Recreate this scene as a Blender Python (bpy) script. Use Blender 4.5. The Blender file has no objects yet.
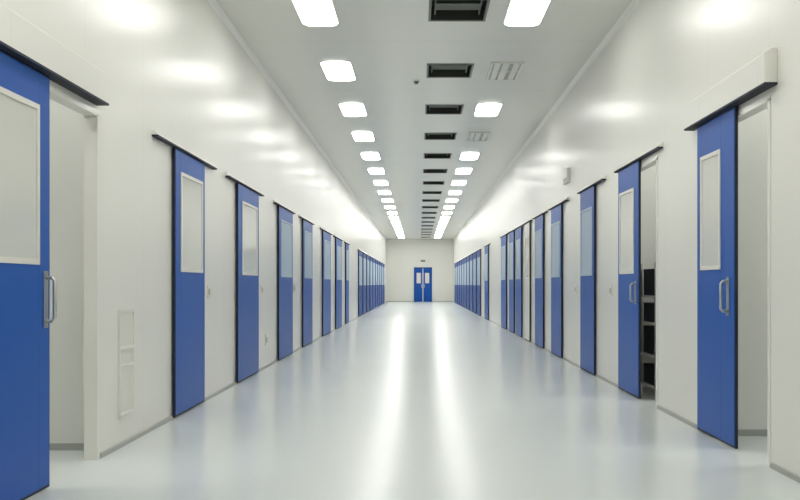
import bpy, bmesh, math
from mathutils import Vector
S=bpy.context.scene
S.view_settings.view_transform='Standard'
S.view_settings.look='None'
H=4.2; XL=-2.2; XR=2.31; YF=57.2; YB=-4.0; T=0.08; OUT=4.6
F=850.0

# ---------------- materials ----------------
def mat(name,col,rough=0.5,metal=0.0,spec=0.5,coat=0.0,noise=0.0,nscale=3.0,bump=0.0,emit=None,es=0,seam=None,coatr=0.1):
    m=bpy.data.materials.new(name); m.use_nodes=True
    nt=m.node_tree; b=nt.nodes['Principled BSDF']
    b.inputs['Base Color'].default_value=(*col,1)
    b.inputs['Roughness'].default_value=rough
    b.inputs['Metallic'].default_value=metal
    b.inputs['Specular IOR Level'].default_value=spec
    b.inputs['Coat Weight'].default_value=coat
    b.inputs['Coat Roughness'].default_value=coatr
    geo=nt.nodes.new('ShaderNodeNewGeometry')
    last=None
    if noise>0 or bump>0:
        n=nt.nodes.new('ShaderNodeTexNoise'); n.inputs['Scale'].default_value=nscale; n.inputs['Detail'].default_value=4
        nt.links.new(geo.outputs['Position'],n.inputs['Vector'])
        if noise>0:
            mr=nt.nodes.new('ShaderNodeMapRange')
            mr.inputs['To Min'].default_value=1-noise; mr.inputs['To Max'].default_value=1+noise
            nt.links.new(n.outputs['Fac'],mr.inputs['Value'])
            mx=nt.nodes.new('ShaderNodeVectorMath'); mx.operation='SCALE'
            mx.inputs[0].default_value=col
            nt.links.new(mr.outputs[0],mx.inputs['Scale'])
            last=mx.outputs[0]
        if bump>0:
            bp=nt.nodes.new('ShaderNodeBump'); bp.inputs['Strength'].default_value=bump; bp.inputs['Distance'].default_value=0.02
            nt.links.new(n.outputs['Fac'],bp.inputs['Height']); nt.links.new(bp.outputs[0],b.inputs['Normal'])
    if seam:
        period,off,wid,dark=seam
        sx=nt.nodes.new('ShaderNodeSeparateXYZ'); nt.links.new(geo.outputs['Position'],sx.inputs[0])
        a=nt.nodes.new('ShaderNodeMath'); a.operation='ADD'; a.inputs[1].default_value=off+100*period
        nt.links.new(sx.outputs['Y'],a.inputs[0])
        mo=nt.nodes.new('ShaderNodeMath'); mo.operation='MODULO'; mo.inputs[1].default_value=period
        nt.links.new(a.outputs[0],mo.inputs[0])
        lt=nt.nodes.new('ShaderNodeMath'); lt.operation='LESS_THAN'; lt.inputs[1].default_value=wid
        nt.links.new(mo.outputs[0],lt.inputs[0])
        k=nt.nodes.new('ShaderNodeMapRange'); k.inputs['To Min'].default_value=1; k.inputs['To Max'].default_value=dark
        nt.links.new(lt.outputs[0],k.inputs['Value'])
        mx=nt.nodes.new('ShaderNodeVectorMath'); mx.operation='SCALE'
        if last: nt.links.new(last,mx.inputs[0])
        else: mx.inputs[0].default_value=col
        nt.links.new(k.outputs[0],mx.inputs['Scale']); last=mx.outputs[0]
    if last: nt.links.new(last,b.inputs['Base Color'])
    if emit:
        b.inputs['Emission Color'].default_value=(*emit,1); b.inputs['Emission Strength'].default_value=es
    return m
M={}
M['wall']=mat('wall_enamel_panel',(0.875,0.865,0.805),0.42,coat=0.5,coatr=0.24,noise=0.012,nscale=1.2,bump=0.02,seam=(1.18,0.3,0.005,0.90))
M['ceil']=mat('ceiling_panel',(0.76,0.76,0.69),0.32,coat=0.5,coatr=0.2,noise=0.02,seam=(2.65,0.1,0.012,0.8))
M['floor']=mat('floor_epoxy',(0.74,0.785,0.78),0.25,spec=0.6,noise=0.025,nscale=0.7,bump=0.03)
M['room']=mat('room_wall_paint',(0.82,0.82,0.775),0.5)
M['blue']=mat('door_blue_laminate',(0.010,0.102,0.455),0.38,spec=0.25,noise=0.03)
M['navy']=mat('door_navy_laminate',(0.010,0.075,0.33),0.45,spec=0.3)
M['black']=mat('rubber_gasket',(0.010,0.014,0.03),0.6)
M['pane']=mat('frosted_window_pane',(0.72,0.73,0.68),0.10,spec=0.7)
M['pane2']=mat('window_pane_painted_reflection',(0.47,0.58,0.71),0.45,spec=0.3)  # distant panes: blue reflection of the opposite doors put into the base colour
M['frame']=mat('window_frame_cream',(0.82,0.80,0.74),0.35)
M['white']=mat('white_powdercoat',(0.84,0.83,0.77),0.35,coat=0.2)
M['trim']=mat('baseboard_vinyl',(0.42,0.43,0.40),0.35)
M['cove']=mat('cove_trim',(0.92,0.92,0.87),0.3)
M['steel']=mat('brushed_steel',(0.55,0.56,0.56),0.28,metal=1.0)
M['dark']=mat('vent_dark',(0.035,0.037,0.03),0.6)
M['louvre']=mat('vent_louvre',(0.42,0.43,0.37),0.4)
M['slot']=mat('vent_slot_dark',(0.20,0.21,0.19),0.5)
M['lamp']=mat('lamp_diffuser',(0.9,0.9,0.9),0.4,emit=(1.0,0.99,0.95),es=11.8)
M['room_fill']=mat('added_room_fill_light',(0.9,0.9,0.9),0.4,emit=(0.97,0.99,0.98),es=20.0)  # for unseen panels added to brighten the side rooms

# ---------------- mesh helpers ----------------
class B:
    def __init__(s,name,parent=None,bev=0.0):
        s.name=name; s.bm=bmesh.new(); s.mats=[]; s.parent=parent; s.bev=bev
    def mi(s,m):
        if m not in s.mats: s.mats.append(m)
        return s.mats.index(m)
    def box(s,x0,x1,y0,y1,z0,z1,m):
        x0,x1=sorted((x0,x1)); y0,y1=sorted((y0,y1)); z0,z1=sorted((z0,z1))
        v=[s.bm.verts.new(p) for p in [(x0,y0,z0),(x1,y0,z0),(x1,y1,z0),(x0,y1,z0),(x0,y0,z1),(x1,y0,z1),(x1,y1,z1),(x0,y1,z1)]]
        k=s.mi(m)
        for f in [(0,3,2,1),(4,5,6,7),(0,1,5,4),(1,2,6,5),(2,3,7,6),(3,0,4,7)]:
            fc=s.bm.faces.new([v[i] for i in f]); fc.material_index=k
    def prism(s,pts,axis,a,b,m,smooth=False):
        def P(p,t): return (p[0],t,p[1]) if axis=='y' else (p[0],p[1],t)
        va=[s.bm.verts.new(P(p,a)) for p in pts]; vb=[s.bm.verts.new(P(p,b)) for p in pts]
        k=s.mi(m); n=len(pts)
        for vs in (va,vb[::-1]):
            f=s.bm.faces.new(vs); f.material_index=k
        for i in range(n):
            f=s.bm.faces.new([va[i],vb[i],vb[(i+1)%n],va[(i+1)%n]]); f.material_index=k; f.smooth=smooth
    def tube(s,path,r,m,seg=10):
        k=s.mi(m); rings=[]
        n=len(path); path=[Vector(p) for p in path]
        for i,p in enumerate(path):
            d=(path[min(i+1,n-1)]-path[max(i-1,0)]).normalized()
            u=d.cross(Vector((0,1,0)));
            if u.length<1e-3: u=d.cross(Vector((0,0,1)))
            u.normalize(); w=d.cross(u)
            rings.append([s.bm.verts.new(p+r*(math.cos(2*math.pi*j/seg)*u+math.sin(2*math.pi*j/seg)*w)) for j in range(seg)])
        for i in range(n-1):
            for j in range(seg):
                f=s.bm.faces.new([rings[i][j],rings[i][(j+1)%seg],rings[i+1][(j+1)%seg],rings[i+1][j]]); f.material_index=k; f.smooth=True
        for rr in (rings[0],rings[-1]):
            f=s.bm.faces.new(rr); f.material_index=k
    def done(s):
        bmesh.ops.recalc_face_normals(s.bm,faces=s.bm.faces)
        me=bpy.data.meshes.new(s.name); s.bm.to_mesh(me); s.bm.free()
        for m in s.mats: me.materials.append(M[m])
        o=bpy.data.objects.new(s.name,me); S.collection.objects.link(o)
        if s.parent: o.parent=s.parent
        if s.bev>0:
            bv=o.modifiers.new('bevel','BEVEL'); bv.width=s.bev; bv.segments=2; bv.limit_method='ANGLE'
        return o
def empty(name,loc=(0,0,0)):
    e=bpy.data.objects.new(name,None); S.collection.objects.link(e); e.empty_display_size=0.2
    return e

# ---------------- shell ----------------
b=B('floor'); b.box(-OUT,OUT,YB-0.1,YF+0.1,-0.1,0,'floor'); b.done()
VX0,VX1=0.125,0.735
VY=[1.35+2.65*i for i in range(-1,21)]
VD=0.36
b=B('ceiling')
b.box(-OUT,VX0,YB-0.1,YF+0.1,H,H+0.1,'ceil'); b.box(VX1,OUT,YB-0.1,YF+0.1,H,H+0.1,'ceil')
ys=YB-0.1
for y in VY:
    b.box(VX0,VX1,ys,y-VD,H,H+0.1,'ceil'); ys=y+VD
b.box(VX0,VX1,ys,YF+0.1,H,H+0.1,'ceil'); b.done()

def wall(name,x,sgn,opens,htop):
    b=B(name); x1=x+sgn*T; ys=YB
    for (a,c) in opens:
        b.box(x,x1,ys,a,0,H,'wall'); b.box(x,x1,a,c,htop,H,'wall'); ys=c
    b.box(x,x1,ys,YF,0,H,'wall'); b.done()
wall('wall_left',XL,-1,[(4.55,5.81)],2.38)
wall('wall_right',XR,1,[(5.61,6.62),(8.25,9.3)],2.44)
b=B('wall_back'); b.box(-OUT,OUT,YF,YF+0.1,0,H,'wall'); b.done()
b=B('wall_front'); b.box(-OUT,OUT,YB-0.1,YB,0,H,'wall'); b.done()
b=B('wall_left_outer'); b.box(-OUT,-OUT+0.08,YB,YF,0,H,'room'); b.done()
b=B('wall_right_outer'); b.box(OUT-0.08,OUT,YB,YF,0,H,'room'); b.done()
n=1
for sg,ylist in ((-1,(3.2,6.14)),(1,(4.2,6.72,7.2,9.5))):
    for y in ylist:
        b=B('wall_partition_%d'%n); n+=1
        x=(XL-T) if sg<0 else (XR+T)
        b.box(x,sg*(OUT-0.08),y,y+0.06,0,H,'room')
        b.box(x,sg*(OUT-0.08),y-0.012,y,0,0.05,'trim'); b.done()
def lining(name,x,sg,a,c,h):
    b=B(name); x1=x+sg*T
    b.box(x-sg*0.006,x1+sg*0.006,c-0.012,c+0.03,0,h,'white'); b.box(x-sg*0.006,x1+sg*0.006,a-0.03,a+0.012,0,h,'white')
    b.box(x-sg*0.006,x1+sg*0.006,a-0.03,c+0.03,h-0.012,h+0.03,'white'); b.done()
lining('trim_1',XL,-1,4.55,5.81,2.36); lining('trim_2',XR,1,5.61,6.62,2.42); lining('trim_3',XR,1,8.25,9.3,2.42)
def bb(name,x,sg,segs):
    b=B(name)
    for a,c in segs:
        b.prism([(x,0),(x-sg*0.018,0),(x-sg*0.012,0.030),(x,0.035)],'y',a,c,'trim')
    b.done()
bb('baseboard_left',XL,-1,[(YB,4.5),(5.86,YF)])
bb('baseboard_right',XR,1,[(YB,5.56),(6.67,8.2),(9.35,YF)])
b=B('baseboard_back'); b.box(XL,-0.40,YF-0.015,YF,0,0.05,'trim'); b.box(0.92,XR,YF-0.015,YF,0,0.05,'trim'); b.done()
def cove(name,x,sg):
    R=0.05
    pts=[(x,H),(x-sg*R,H)]+[(x-sg*R*(1-math.sin(math.pi/2*i/6)),H-R*(1-math.cos(math.pi/2*i/6))) for i in range(1,6)]+[(x,H-R)]
    b=B(name); b.prism(pts,'y',YB,YF,'cove',smooth=False); b.done()
cove('trim_cove_left',XL,-1); cove('trim_cove_right',XR,1)

# ---------------- sliding doors ----------------
dn=0
def door(side,a,c,h0,h1,handle=None,hood=True,wa=None,wc=None,color='blue',w_lo=1.31,w_hi=2.22,big=False,pane='pane2'):
    """leaf from depth a..c, rail cover from h0..h1"""
    global dn; dn+=1
    e=empty('door_%d'%dn)
    sg=-1 if side=='L' else 1
    X=XL if side=='L' else XR
    top=2.415 if side=='L' else 2.485
    xb=X-sg*0.012; xf=X-sg*0.032
    if wa is None: wa=a+(c-a)*0.12
    if wc is None: wc=c-(c-a)*0.07
    l=B('leaf',e,0.0015)
    l.box(xb,xf,a,c,0.012,top,'black')
    fx=xf-sg*0.004
    g=0.012
    l.box(xf,fx,a+g,wa,0.03,top-g,color); l.box(xf,fx,wc,c-g,0.03,top-g,color)
    l.box(xf,fx,wa,wc,0.03,w_lo,color); l.box(xf,fx,wa,wc,w_hi,top-g,color); l.done()
    w=B('window_pane',e); w.box(xf,xf-sg*0.003,wa,wc,w_lo,w_hi,pane); w.done()
    fm='frame' if pane=='pane' else 'pane2'  # distant frames share the panes' painted reflection colour
    w=B('window_frame',e,0.002); fw=0.032; x2=fx-sg*0.007
    w.box(xf,x2,wa,wa+fw,w_lo,w_hi,fm); w.box(xf,x2,wc-fw,wc,w_lo,w_hi,fm)
    w.box(xf,x2,wa+fw,wc-fw,w_lo,w_lo+fw,fm); w.box(xf,x2,wa+fw,wc-fw,w_hi-fw,w_hi,fm); w.done()
    if handle:
        hy,hz,hl=handle
        hb=B('handle',e)
        hb.box(fx,fx-sg*0.006,hy-0.028,hy+0.028,hz-hl*0.55,hz+hl*0.55,'steel')
        xo=fx-sg*0.055; r=0.011
        hb.tube([(fx,hy,hz-hl*0.42),(xo+sg*0.015,hy,hz-hl*0.42),(xo,hy,hz-hl*0.36),(xo,hy,hz+hl*0.36),(xo+sg*0.015,hy,hz+hl*0.42),(fx,hy,hz+hl*0.42)],r,'steel'); hb.done()
    if hood:
        d=0.080 if big else 0.048
        k=B('rail_cover',e,0.003)
        if big: pts=[(X,top+0.24),(X-sg*0.03,top+0.24),(X-sg*d,top+0.21),(X-sg*d,top+0.014),(X,top+0.014)]
        else: pts=[(X,top+0.06),(X-sg*0.02,top+0.055),(X-sg*d,top+0.02),(X-sg*d,top+0.012),(X,top+0.012)]
        k.prism(pts,'y',h0,h1,'wall'); k.done()
        k=B('rail_lip',e); k.box(X,X-sg*(d+0.004),h0-0.004,h1+0.004,top+0.002,top+0.016,'black'); k.done()
P='pane'
door('L',3.75,4.99,3.6,5.80,(4.92,1.11,0.30),wa=3.95,wc=4.84,big=True,pane=P)
door('L',7.55,8.60,7.0,9.05,None,wa=7.72,wc=8.50,pane=P)
door('L',10.17,11.5,9.65,11.8,None,wa=10.4,wc=11.38,pane=P)
door('L',13.15,14.6,12.8,14.8)
door('L',15.9,17.3,15.5,17.5)
door('L',19.2,20.9,18.8,21.1)
door('L',22.2,23.9,21.8,24.1)
door('L',25.2,26.3,24.9,26.5)
door('R',6.12,6.96,5.48,7.14,(6.25,1.11,0.26),wa=6.41,wc=6.86,big=True,pane=P)
door('R',8.80,9.72,8.05,9.85,(8.92,1.11,0.22),wa=8.99,wc=9.63,pane=P)
door('R',11.05,12.0,10.5,12.15)
door('R',13.6,14.65,13.1,14.85)
door('R',15.6,16.7,15.2,16.9)
door('R',17.5,18.3,17.3,18.4,color='frame',pane=P)
door('R',18.9,20.0,18.6,20.1)
door('R',20.4,21.5,20.25,21.7)
door('R',22.2,23.6,21.9,23.8)
door('R',28.0,29.5,27.5,29.7)
y=30.6
while y<54:
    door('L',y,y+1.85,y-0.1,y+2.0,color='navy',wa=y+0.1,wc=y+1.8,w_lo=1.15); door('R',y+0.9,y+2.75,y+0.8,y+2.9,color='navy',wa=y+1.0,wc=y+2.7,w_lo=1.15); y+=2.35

# double door at the end
dn+=1; e=empty('door_%d'%dn)
yb=YF; x0,x1=-0.34,0.87; hh=2.32
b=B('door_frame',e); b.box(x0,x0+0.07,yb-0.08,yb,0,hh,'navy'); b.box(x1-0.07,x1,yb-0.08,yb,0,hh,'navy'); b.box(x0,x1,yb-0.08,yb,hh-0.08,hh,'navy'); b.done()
xm=(x0+x1)/2
for i,(a,c) in enumerate(((x0+0.07,xm-0.03),(xm+0.03,x1-0.07))):
    b=B('leaf_%d'%(i+1),e); yy=yb-0.05
    wx0,wx1=a+0.11,c-0.11
    b.box(a,c,yy,yb-0.01,0.01,1.25,'blue'); b.box(a,c,yy,yb-0.01,1.95,hh-0.08,'blue')
    b.box(a,wx0,yy,yb-0.01,1.25,1.95,'blue'); b.box(wx1,c,yy,yb-0.01,1.25,1.95,'blue')
    b.box(wx0,wx1,yy+0.01,yb-0.01,1.25,1.95,'white')
    b.box((c-0.08 if i==0 else a+0.04),(c-0.04 if i==0 else a+0.08),yy-0.03,yy,0.95,1.2,'steel'); b.done()
b=B('meeting_stile',e); b.box(xm-0.03,xm+0.03,yb-0.06,yb-0.01,0.01,hh-0.08,'frame'); b.done()
b=B('exit_sign',None,0.005); b.box(0.12,0.42,YF-0.06,YF,2.70,2.80,'black'); b.box(0.15,0.39,YF-0.065,YF-0.06,2.72,2.78,'slot'); b.done()

# ---------------- ceiling fixtures ----------------
def rrect(cx,cy,w,d,r,n=6):
    p=[]
    for sx,sy,a0 in ((1,1,0),(-1,1,90),(-1,-1,180),(1,-1,270)):
        for i in range(n+1):
            a=math.radians(a0+90*i/n)
            p.append((cx+sx*(w/2-r)+r*math.cos(a)*1,cy+sy*(d/2-r)+r*math.sin(a)))
    return p
def lamp(cx,cy,w=0.40,d=1.08,m='lamp',name='ceiling_light_panel'):
    e=empty(name)
    b=B('housing',e); b.prism(rrect(cx,cy,w+0.03,d+0.03,0.13),'z',H,H-0.010,'white'); b.done()
    b=B('diffuser',e); b.prism(rrect(cx,cy,w,d,0.12),'z',H-0.010,H-0.016,m); b.done()
def diffuser(cx,cy,w=0.44,d=0.95):
    e=empty('ceiling_air_diffuser')
    b=B('frame',e); t=0.03
    b.box(cx-w/2,cx+w/2,cy-d/2,cy-d/2+t,H-0.02,H,'white'); b.box(cx-w/2,cx+w/2,cy+d/2-t,cy+d/2,H-0.02,H,'white')
    b.box(cx-w/2,cx-w/2+t,cy-d/2+t,cy+d/2-t,H-0.02,H,'white'); b.box(cx+w/2-t,cx+w/2,cy-d/2+t,cy+d/2-t,H-0.02,H,'white'); b.done()
    b=B('plate',e); b.box(cx-w/2+t,cx+w/2-t,cy-d/2+t,cy+d/2-t,H-0.006,H,'louvre'); b.done()
    b=B('louvres',e)
    for x0_,x1_ in ((-0.17,-0.09),(-0.06,0.03),(0.09,0.17)):
        b.box(cx+x0_,cx+x1_,cy-d/2+t,cy+d/2-t,H-0.018,H-0.008,'white')
    b.box(cx-w/2+t,cx+w/2-t,cy-0.02,cy+0.02,H-0.019,H-0.007,'white'); b.done()
def vent(cy):
    e=empty('ceiling_return_grille'); t=0.018
    b=B('recess',e); z1=H+0.16
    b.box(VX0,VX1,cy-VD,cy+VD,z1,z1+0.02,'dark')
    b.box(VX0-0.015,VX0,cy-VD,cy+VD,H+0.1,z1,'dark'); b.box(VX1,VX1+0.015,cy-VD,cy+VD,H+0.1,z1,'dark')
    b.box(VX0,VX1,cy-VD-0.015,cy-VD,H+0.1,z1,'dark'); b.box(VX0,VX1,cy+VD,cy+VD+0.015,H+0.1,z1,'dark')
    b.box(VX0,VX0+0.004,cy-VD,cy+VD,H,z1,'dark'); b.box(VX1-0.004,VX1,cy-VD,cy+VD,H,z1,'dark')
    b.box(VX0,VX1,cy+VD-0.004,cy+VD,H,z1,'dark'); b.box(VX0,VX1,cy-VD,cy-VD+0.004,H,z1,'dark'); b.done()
    b=B('frame',e,0.002)
    b.box(VX0-t,VX0+0.01,cy-VD-t,cy+VD+t,H-0.012,H,'slot'); b.box(VX1-0.01,VX1+t,cy-VD-t,cy+VD+t,H-0.012,H,'slot')
    b.box(VX0+0.01,VX1-0.01,cy-VD-t,cy-VD+0.01,H-0.012,H,'slot'); b.box(VX0+0.01,VX1-0.01,cy+VD-0.01,cy+VD+t,H-0.012,H,'slot'); b.done()
    b=B('filter_bars',e)
    b.box(VX0+0.06,VX1-0.06,cy+0.05,cy+0.26,H+0.08,H+0.09,'slot')
    b.box(VX0+0.05,VX0+0.065,cy-VD+0.03,cy+VD-0.03,H+0.05,H+0.07,'slot'); b.box(VX1-0.065,VX1-0.05,cy-VD+0.03,cy+VD-0.03,H+0.05,H+0.07,'slot'); b.done()
for i,y in enumerate(VY):
    vent(y)
    dd=1.08 if y<36 else 1.7
    lamp(-1.13,y,d=dd)
    if abs(y-11.95)<0.1 or abs(y-17.25)<0.1: diffuser(1.20,y)
    else: lamp(1.18,y,d=dd)
for (x,y) in ((-3.3,5.0),(3.4,5.6),(3.4,8.4)): lamp(x,y,0.5,0.9,'room_fill')  # added fill panels, out of view, lighting the rooms behind the open doorways
def detector(x,y):
    b=B('smoke_detector'); n=16
    for r,z0,z1 in ((0.04,H-0.015,H),(0.028,H-0.035,H-0.015)):
        b.prism([(x+r*math.cos(2*math.pi*i/n),y+r*math.sin(2*math.pi*i/n)) for i in range(n)],'z',z0,z1,'slot')
    b.done()
detector(-0.04,12.6)

# ---------------- wall fittings ----------------
def wallvent(side,a,c,z0,z1):
    e=empty('wall_return_air_panel'); sg=-1 if side=='L' else 1; X=XL if side=='L' else XR
    b=B('frame',e,0.003); t=0.025; x1=X-sg*0.016
    b.box(X,x1,a,a+t,z0,z1,'white'); b.box(X,x1,c-t,c,z0,z1,'white')
    for z in (z0,z0+(z1-z0)*0.45,z0+(z1-z0)*0.62,z1-t): b.box(X,x1,a+t,c-t,z,z+t,'white')
    b.done()
    b=B('plate',e); b.box(X,X-sg*0.005,a+t,c-t,z0+t,z1-t,'frame')
    b.done()
wallvent('L',6.21,6.54,0.22,1.01)
def switch(side,y,z,w=0.09,h=0.13,name='wall_switch'):
    sg=-1 if side=='L' else 1; X=XL if side=='L' else XR
    b=B(name,None,0.003); b.box(X,X-sg*0.014,y-w/2,y+w/2,z-h/2,z+h/2,'frame'); b.box(X-sg*0.014,X-sg*0.02,y-w/4,y+w/4,z-h/4,z+h/4,'louvre'); b.done()
switch('L',8.85,1.12); switch('L',11.85,1.12); switch('L',12.2,0.40,0.14,0.16,'wall_socket')
switch('R',10.2,1.12); switch('R',12.5,1.12); switch('L',14.95,1.12)
b=B('emergency_light',None,0.01); b.box(XR-0.05,XR,13.0,13.35,2.76,2.98,'frame'); b.box(XR-0.055,XR-0.05,13.04,13.31,2.78,2.84,'louvre'); b.done()

# storage rack seen through the open doorway
e=empty('storage_rack')
b=B('rack_frame',e)
rx0,rx1,ry0,ry1=2.42,3.1,8.72,9.3
for x in (rx0,rx1-0.02):
    for y in (ry0,ry1-0.02): b.box(x,x+0.02,y,y+0.02,0,1.42,'steel')
for z in (0.12,0.44,0.78,1.06): b.box(rx0,rx1,ry0,ry1,z,z+0.02,'white')
b.done()
for i,(z,hh) in enumerate(((0.14,0.20),(0.46,0.29),(0.80,0.20),(1.08,0.28))):
    b=B('storage_bin_%d'%(i+1),e,0.01); b.box(rx0+0.025,rx1-0.03,ry0+0.01,ry1-0.04,z,z+hh,'black'); b.box(rx0+0.25,rx0+0.4,ry0+0.004,ry0+0.01,z+0.06,z+0.12,'frame'); b.done()

# ---------------- world + camera ----------------
w=bpy.data.worlds.new('world'); S.world=w; w.use_nodes=True
w.node_tree.nodes['Background'].inputs[0].default_value=(0.8,0.85,0.9,1); w.node_tree.nodes['Background'].inputs[1].default_value=0.3
c=bpy.data.cameras.new('camera'); co=bpy.data.objects.new('camera',c); S.collection.objects.link(co)
co.location=(0,0,1.2); co.rotation_euler=(math.pi/2,0,0)
c.sensor_width=36; c.lens=36*F/800; c.shift_x=-19/800; c.shift_y=34/800; c.clip_end=200
S.camera=co
